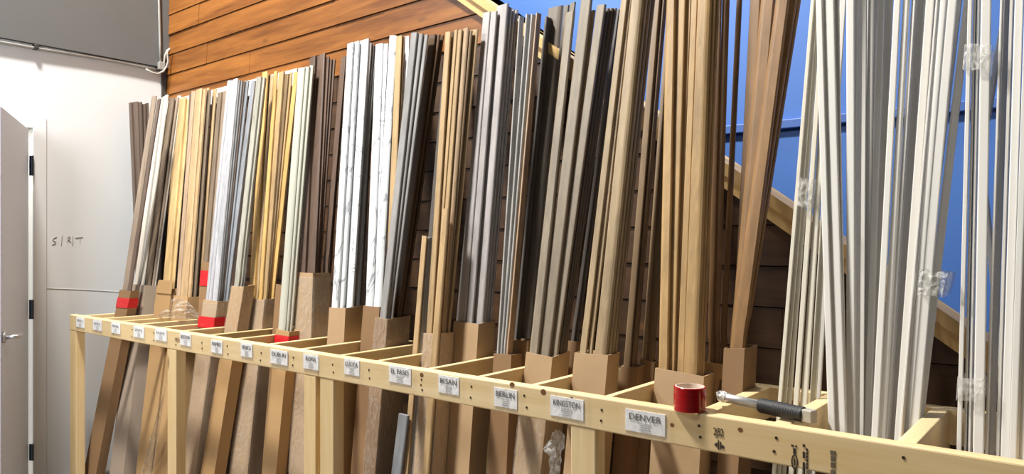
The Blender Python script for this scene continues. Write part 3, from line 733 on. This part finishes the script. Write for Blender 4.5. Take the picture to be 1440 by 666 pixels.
over('of the golden oak bundle', 522, [(936.5, 925, 13, 'f', 'goak'), (950.5, 933.5, 14, 'f', 'goak', .012), (965, 944, 7, 'f', 'goak', .022), (972, 952, 9, 'f', 'goak', .004), (981, 961, 19, 'f', 'goak', 0), (1001.5, 980.5, 4, 'l', 'goak', .010), (1006.5, 984.5, 4, 'l', 'goak', .02)], off=-.003, c=c24)
over('in carton with folded flap', 514, [(1007, 991, 7, 'f', 'boak'), (1015.5, 999, 10, 'f', 'boak', .004), (1035.5, 1014, 8, 'f', 'boak', .004)], off=.072, c=c25)
over('of the leaning brown oak bundle', 489, [(1053, 1018, 16, 'f', 'boak', .026), (1069, 1025, 21, 'f', 'boak', .013), (1091, 1034, 20, 'f', 'boak', 0), (1116, 1039, 4, 'l', 'boak', .02), (1121, 1041, 4, 'l', 'boak', .03)], off=.048, step=0, c=c26, sq=.05)
over('of the cream bundle with clear tape', 594, [(1140, 1091, 5.5, 'f', 'cream'), (1145.5, 1098, 5, 'f', 'cream', .002), (1150.5, 1105, 5, 'f', 'cream', .014), (1155.5, 1113.5, 7, 'f', 'cream', 0), (1162.5, 1124, 9, 'f', 'cream', .004), (1171.5, 1136, 9, 'f', 'cream', .012)], off=.05)
over('of the bowed white strips', 612, [(1148, 1168, 9, 'f', 'white', 0, (1155, 300)), (1157.5, 1175, 17, 'f', 'white', .003, (1163, 300)), (1173, 1187, 9, 'f', 'wgrey', .016, (1175, 300))], off=-.005)
over('crossing behind the bowed white strips', 440, [(1181, 1152, 9, 'f', 'wgrey')], off=.14, zt=2.38)
over('of the large white bundle', 612, [(1190, 1190, 11.5, 'f', 'white', 0), (1202.5, 1198.5, 3.4, 'e', 'wgrey', .004), (1206, 1201.5, 3.4, 'e', 'wgrey', .006), (1210, 1205.5, 9.5, 'f', 'wgrey', .026), (1221, 1209, 11, 'f', 'wgrey', .034), (1235, 1215, 9.5, 'f', 'white', .012), (1247, 1220, 9.5, 'f', 'wgrey', .024), (1257, 1225, 9.6, 'f', 'white', 0), (1270, 1235, 9.6, 'f', 'white', .0), (1284, 1245, 4, 'e', 'white', .006), (1290.5, 1249, 11, 'f', 'wgrey', .03), (1302, 1257.5, 12, 'f', 'wgrey', .012), (1316, 1264, 4, 'e', 'white', .0), (1321.5, 1269.5, 11, 'f', 'white', .018), (1333, 1278, 13, 'f', 'white', .006)], step=0)
over('of the pair with crumpled tape', 600, [(1342, 1271, 12, 'f', 'wgrey', .0), (1355, 1285, 13, 'f', 'wgrey', .013)], off=.035)
over('of the upright white bundle with tape', 632, [(1361, 1345, 6.5, 'f', 'white'), (1368.5, 1355, 4, 'e', 'white', .004), (1374, 1361, 4, 'e', 'white', .010), (1379.5, 1368, 15, 'f', 'white', 0)], off=-.004)
over('slanting behind the upright white bundle', 220, [(1411, 1375, 10, 'f', 'wgrey')], off=.10, foot=.1)
over('of the rightmost white bundle', 640, [(1406.5, 1384.5, 4, 'e', 'white', 0), (1411, 1389, 9.5, 'f', 'white', .002), (1420, 1400, 6.5, 'f', 'wgrey', .012), (1427, 1407, 13, 'f', 'white', .006), (1441, 1419, 13, 'f', 'white', 0), (1455, 1432, 13, 'f', 'white', .004)], off=-.004)
bundle('of the dark pieces standing at the back wall', 450, [(478, 84, 452, 7, 'f', 'umber'), (523, 66, 499, 6, 'f', 'char'), (625, 60, 591, 7, 'f', 'char'), (677, 60, 641, 7, 'f', 'char'), (357, 120, 318, 6, 'f', 'umber')], y0=1.945, s=.13)  # dark strips mostly added in place of shade between bundles; some grey real
over('of the white pieces tucked behind the large white bundle', 600, [(1198, 1196, 10, 'f', 'wgrey'), (1216, 1206, 10, 'f', 'wgrey'), (1229, 1217, 10, 'f', 'wgrey'), (1243, 1228, 11, 'f', 'wgrey'), (1282, 1243, 12, 'f', 'wgrey', .012), (1296, 1254, 12, 'f', 'wgrey'), (1312, 1266, 12, 'f', 'wgrey', .012), (1325, 1274, 9, 'f', 'wgrey')], y0=1.985, s=.13)


# ------------------------------------------------------------------ loose things
# roll of red tape
c = onY(970, 580, YF+RT/2); c.z = ZR
roll = thing('tape_roll', 'roll of shiny red packing tape standing on the pine rail', 'tape', c)
def annulus(r0, r1, z0, z1, n=48, bev=.001):
    bm = bmesh.new()
    loft_r = [(r1-bev, z0), (r1, z0+bev), (r1, z1-bev), (r1-bev, z1), (r0, z1), (r0, z0)]
    vr = [[bm.verts.new((c.x+r*math.cos(2*math.pi*k/n), c.y+r*math.sin(2*math.pi*k/n), c.z+z)) for r, z in loft_r] for k in range(n)]
    for k in range(n):
        a, b = vr[k], vr[(k+1) % n]
        for i in range(6): bm.faces.new((a[i], a[(i+1) % 6], b[(i+1) % 6], b[i]))
    return bm
TR = .0395
RED, nt, b = newmat('red_gloss_tape'); b.inputs['Base Color'].default_value = lin((160, 8, 14)); b.inputs['Roughness'].default_value = .12
mp = mapped(nt, (1, 1, 160)); n = nd(nt, 'ShaderNodeTexNoise', Scale=1.0, Detail=2.0); nt.links.new(mp.outputs[0], n.inputs['Vector'])
mx = nd(nt, 'ShaderNodeMix', data_type='RGBA'); mx.inputs[6].default_value = lin((120, 4, 8)); mx.inputs[7].default_value = lin((190, 12, 18)); nt.links.new(n.outputs['Fac'], mx.inputs[0]); nt.links.new(mx.outputs[2], b.inputs['Base Color'])
obj('tape', annulus(.0365, TR, .0005, .0600), RED, roll, origin=c, smooth=False, label='glossy red tape')
obj('core', annulus(.0335, .0365, .0, .0605), plain('core_card', (226, 210, 196), .7, amp=.04), roll, origin=c, label='pale cardboard core')
# steel tool with rubber grip
a = onY(1012, 561, 1.800); b_ = onY(1140, 584, 1.742)
a.z = ZR+.024; b_.z = ZR+.020
ax = (b_-a).normalized(); Lt = (b_-a).length
tool = thing('hand_tool', 'steel-shafted hand tool with black rubber grip lying across the rack', 'tool', (a+b_)/2)
CHR = plain('chrome', (205, 203, 200), .28, .65, amp=.02, bump=0)
def P(t): return a+ax*(Lt*t)
bm = bmesh.new(); tube(bm, [P(.03), P(.12), P(.14), P(.52)], [.0125, .0125, .0115, .0115], 18); obj('shaft', bm, CHR, tool, smooth=True, label='chrome shaft')
bm = bmesh.new(); rb = random.Random(4)
ts = [.0, .015, .03, .05, .07, .09, .11, .13]
pts = [P(t-.02)+Vector((0, 0, .001)) for t in ts]; tube(bm, pts, [.006, .0115, .0140, .0128, .0140, .0128, .0132, .0120], 14)
for v in bm.verts: v.co += Vector([noise.noise(v.co*110+Vector((k*9, 0, 0)))*.0035 for k in range(3)])
obj('head', bm, plain('crumpled_steel', (190, 188, 184), .35, .55, amp=.2, scale=60, bump=.6, bscale=120), tool, label='lumpy steel head')
bm = bmesh.new(); rr_ = [.0125, .0165, .0175]; tt = [.47, .475, .485]
for k in range(16):
    t = .50+k*.026; tt += [t, t+.004, t+.010]; rr_ += [.0180, .0172, .0180]
tt += [.925, .94, .945]; rr_ += [.0185, .017, .012]
tube(bm, [P(t) for t in tt], rr_, 20); obj('grip', bm, plain('black_rubber', (34, 34, 36), .55, amp=.1, bump=.2, bscale=200), tool, smooth=True, label='black ribbed rubber grip')
bm = bmesh.new(); box(bm, (-.013, -.013, -.015), (.013, .013, .015), .003)
q_ = P(.985); M = Matrix.Translation(q_) @ ax.to_track_quat('X', 'Z').to_matrix().to_4x4()
for v in bm.verts: v.co = M @ v.co
obj('end_cap', bm, plain('cap_grey', (176, 170, 158), .5, .2), tool, label='grey end cap')
# clear tape wraps
def wrap(label, pts_l, pts_r, y0, s, dep, seed, amp=.004):
    """band between two image heights, hugging a strip bundle"""
    (xl0, yl0), (xl1, yl1) = pts_l; (xr0, yr0), (xr1, yr1) = pts_r
    A0, A1, B0, B1 = lean(xl0, yl0, y0, s), lean(xl1, yl1, y0, s), lean(xr0, yr0, y0, s), lean(xr1, yr1, y0, s)
    bm = bmesh.new(); n = 16; m = 14; rows = []
    for j in range(m+1):
        v = j/m; l = A0.lerp(A1, v); r = B0.lerp(B1, v); row = []
        for k in range(n+1):
            q = l.lerp(r, k/n); row.append(q+Vector((0, -.006-amp*abs(noise.noise((q.x*90+seed, q.z*70, 1)))*2.2, amp*noise.noise((q.x*60, q.z*60, seed)))))
        back = [r.lerp(l, k/4)+Vector((0, dep, 0)) for k in range(5)]
        rows.append(row+back)
    loft(bm, rows, cap=False)
    inner = [[q+Vector((0, .0012, 0)) for q in row] for row in rows]; loft(bm, inner, cap=False)
    c_ = A0.lerp(B1, .5); o = obj('tape_wrap', bm, TAPE, origin=c_, smooth=True); tag(o, label, 'tape'); return o
wrap('crumpled clear tape round the cream strips', ((1124, 250), (1122, 290)), ((1146, 252), (1142, 292)), Y0+.048, S, .05, 1, .006)
wrap('bunched clear tape round the slanting pair, lower middle right', ((1294, 378), (1291, 412)), ((1335, 384), (1327, 416)), Y0-.012, S, .10, 2, .010)
wrap('clear tape round the top of the upright white bundle', ((1357, 62), (1354, 98)), ((1396, 64), (1394, 100)), Y0-.006, S, .07, 3, .003)
wrap('clear tape round the foot of the upright white bundle', ((1347, 530), (1345, 562)), ((1385, 532), (1383, 564)), Y0-.006, S, .07, 4, .003)
# crumpled plastic sheet over the third carton
def sheet(name, label, cat, outline, Y, mat, seed, amp=.03, nx=34, nz=22, parts=None):
    """outline: fn (a,b) -> px,py ; crumpled sheet with real folds"""
    bm = bmesh.new(); g = []
    for i in range(nx+1):
        col = []
        for j in range(nz+1):
            a_, b2 = i/nx, j/nz; px, py = outline(a_, b2)
            nn = noise.noise((a_*5+seed, b2*5, 0))*.6+.5*(1-abs(noise.noise((a_*9-b2*5, b2*4+seed, 2)))*2)+.25*noise.noise((a_*22, b2*22, seed))
            col.append(bm.verts.new(onY(px, py, Y+amp*nn)))
        g.append(col)
    for i in range(nx):
        for j in range(nz): bm.faces.new((g[i][j], g[i+1][j], g[i+1][j+1], g[i][j+1]))
    ge = bmesh.ops.solidify(bm, geom=bm.faces[:], thickness=.0008)
    o = obj(name, bm, mat, origin=onY(*outline(.5, .5), Y), smooth=nx > 10); tag(o, label, cat); return o
def ol(a, b):
    x = 217+68*a; top = 452-30*math.sin(math.pi*min(1, a*1.05))**1.0 - 8*a; bot = 445+4*a
    if a < .35: top = 449-14*math.sin(math.pi*a/.5)
    return x, bot+(top-bot)*b
sheet('plastic_sheet', 'crumpled clear plastic sheet bunched over the tan carton top', 'plastic sheet', ol, 1.915, SCRAP, 3, .03)
def ol2(a, b):
    x = 214+a*17+ (1-b)*(-16); return x+4*b, 666-b*135*(.55+.45*a)
sheet('plastic_sheet', 'clear plastic wrap hanging left of the second rack post, below the rail', 'plastic sheet', ol2, 1.80, film_mat('hanging_film', (205, 190, 170), op=.3, bs=30), 8, .012)
jit = random.Random(11)
def ol3(a, b):
    top = b > .55
    x = 783 + (a-.5)*(24 if top else 17)*(1-.55*abs(b-.72)/.5 if top else 1) - (5 if a < .2 and .45 < b < .7 else 0)
    return x + jit.uniform(-2.2, 2.2) - 3*(1-b), 668-64*b + jit.uniform(-2.5, 2.5) + (6*abs(a-.55) if top else 0)
sheet('plastic_scrap', 'torn pale plastic scrap hanging left of the short post', 'plastic scrap', ol3, 1.765, film_mat('scrap_film', (235, 234, 232), op=.6, rough=.25, bump=.3, bs=60), 5, .035, 6, 9)

# ------------------------------------------------------------------ light
def area(name, loc, target, size, energy, color=(1, 1, 1), sy=None):
    l = bpy.data.lights.new(name, 'AREA'); l.energy = energy; l.color = color; l.size = size
    if sy: l.shape = 'RECTANGLE'; l.size_y = sy
    o = bpy.data.objects.new(name, l); COL.objects.link(o); o.location = loc
    o.rotation_euler = (Vector(target)-Vector(loc)).to_track_quat('-Z', 'Y').to_euler(); return o
area('high_bay_lamp', (-3.5, .55, 6.1), (-2.2, 2, 1), .5, 1080, (1, .975, .925))
area('left_fill', (-4.2, -1.4, 4.2), (-1.6, 2.2, 1.2), .8, 150, (1, .98, .95))  # added fill from the left front, brightens the rack fronts
area('cool_fill', (1.2, -4.2, 3.2), (-3.4, 1.8, 1.2), 2.6, 30, (.90, .95, 1), 1.8)  # added cool fill from behind the camera, no window there
wl_ = area('wall_fill', (-1.4, -1.6, 2.3), (-4.85, .9, 1.4), 1.0, 26, (.86, .93, 1)); wl_.data.spread = math.radians(55)  # added narrow fill that brightens the left wall and door
area('door_daylight', (-7.6, 1.0, 2.6), (-4.8, 1.0, 1.2), 1.6, 320, (1, .97, .86))
area('stair_lamp', (-1.6, 2.95, 4.6), (-.2, 3.5, 1.4), .5, 110, (1, .97, .93))
wd = bpy.data.worlds.new('world'); SC.world = wd; wd.use_nodes = True
bg = wd.node_tree.nodes['Background']; bg.inputs[0].default_value = (.95, .97, 1, 1); bg.inputs[1].default_value = .03
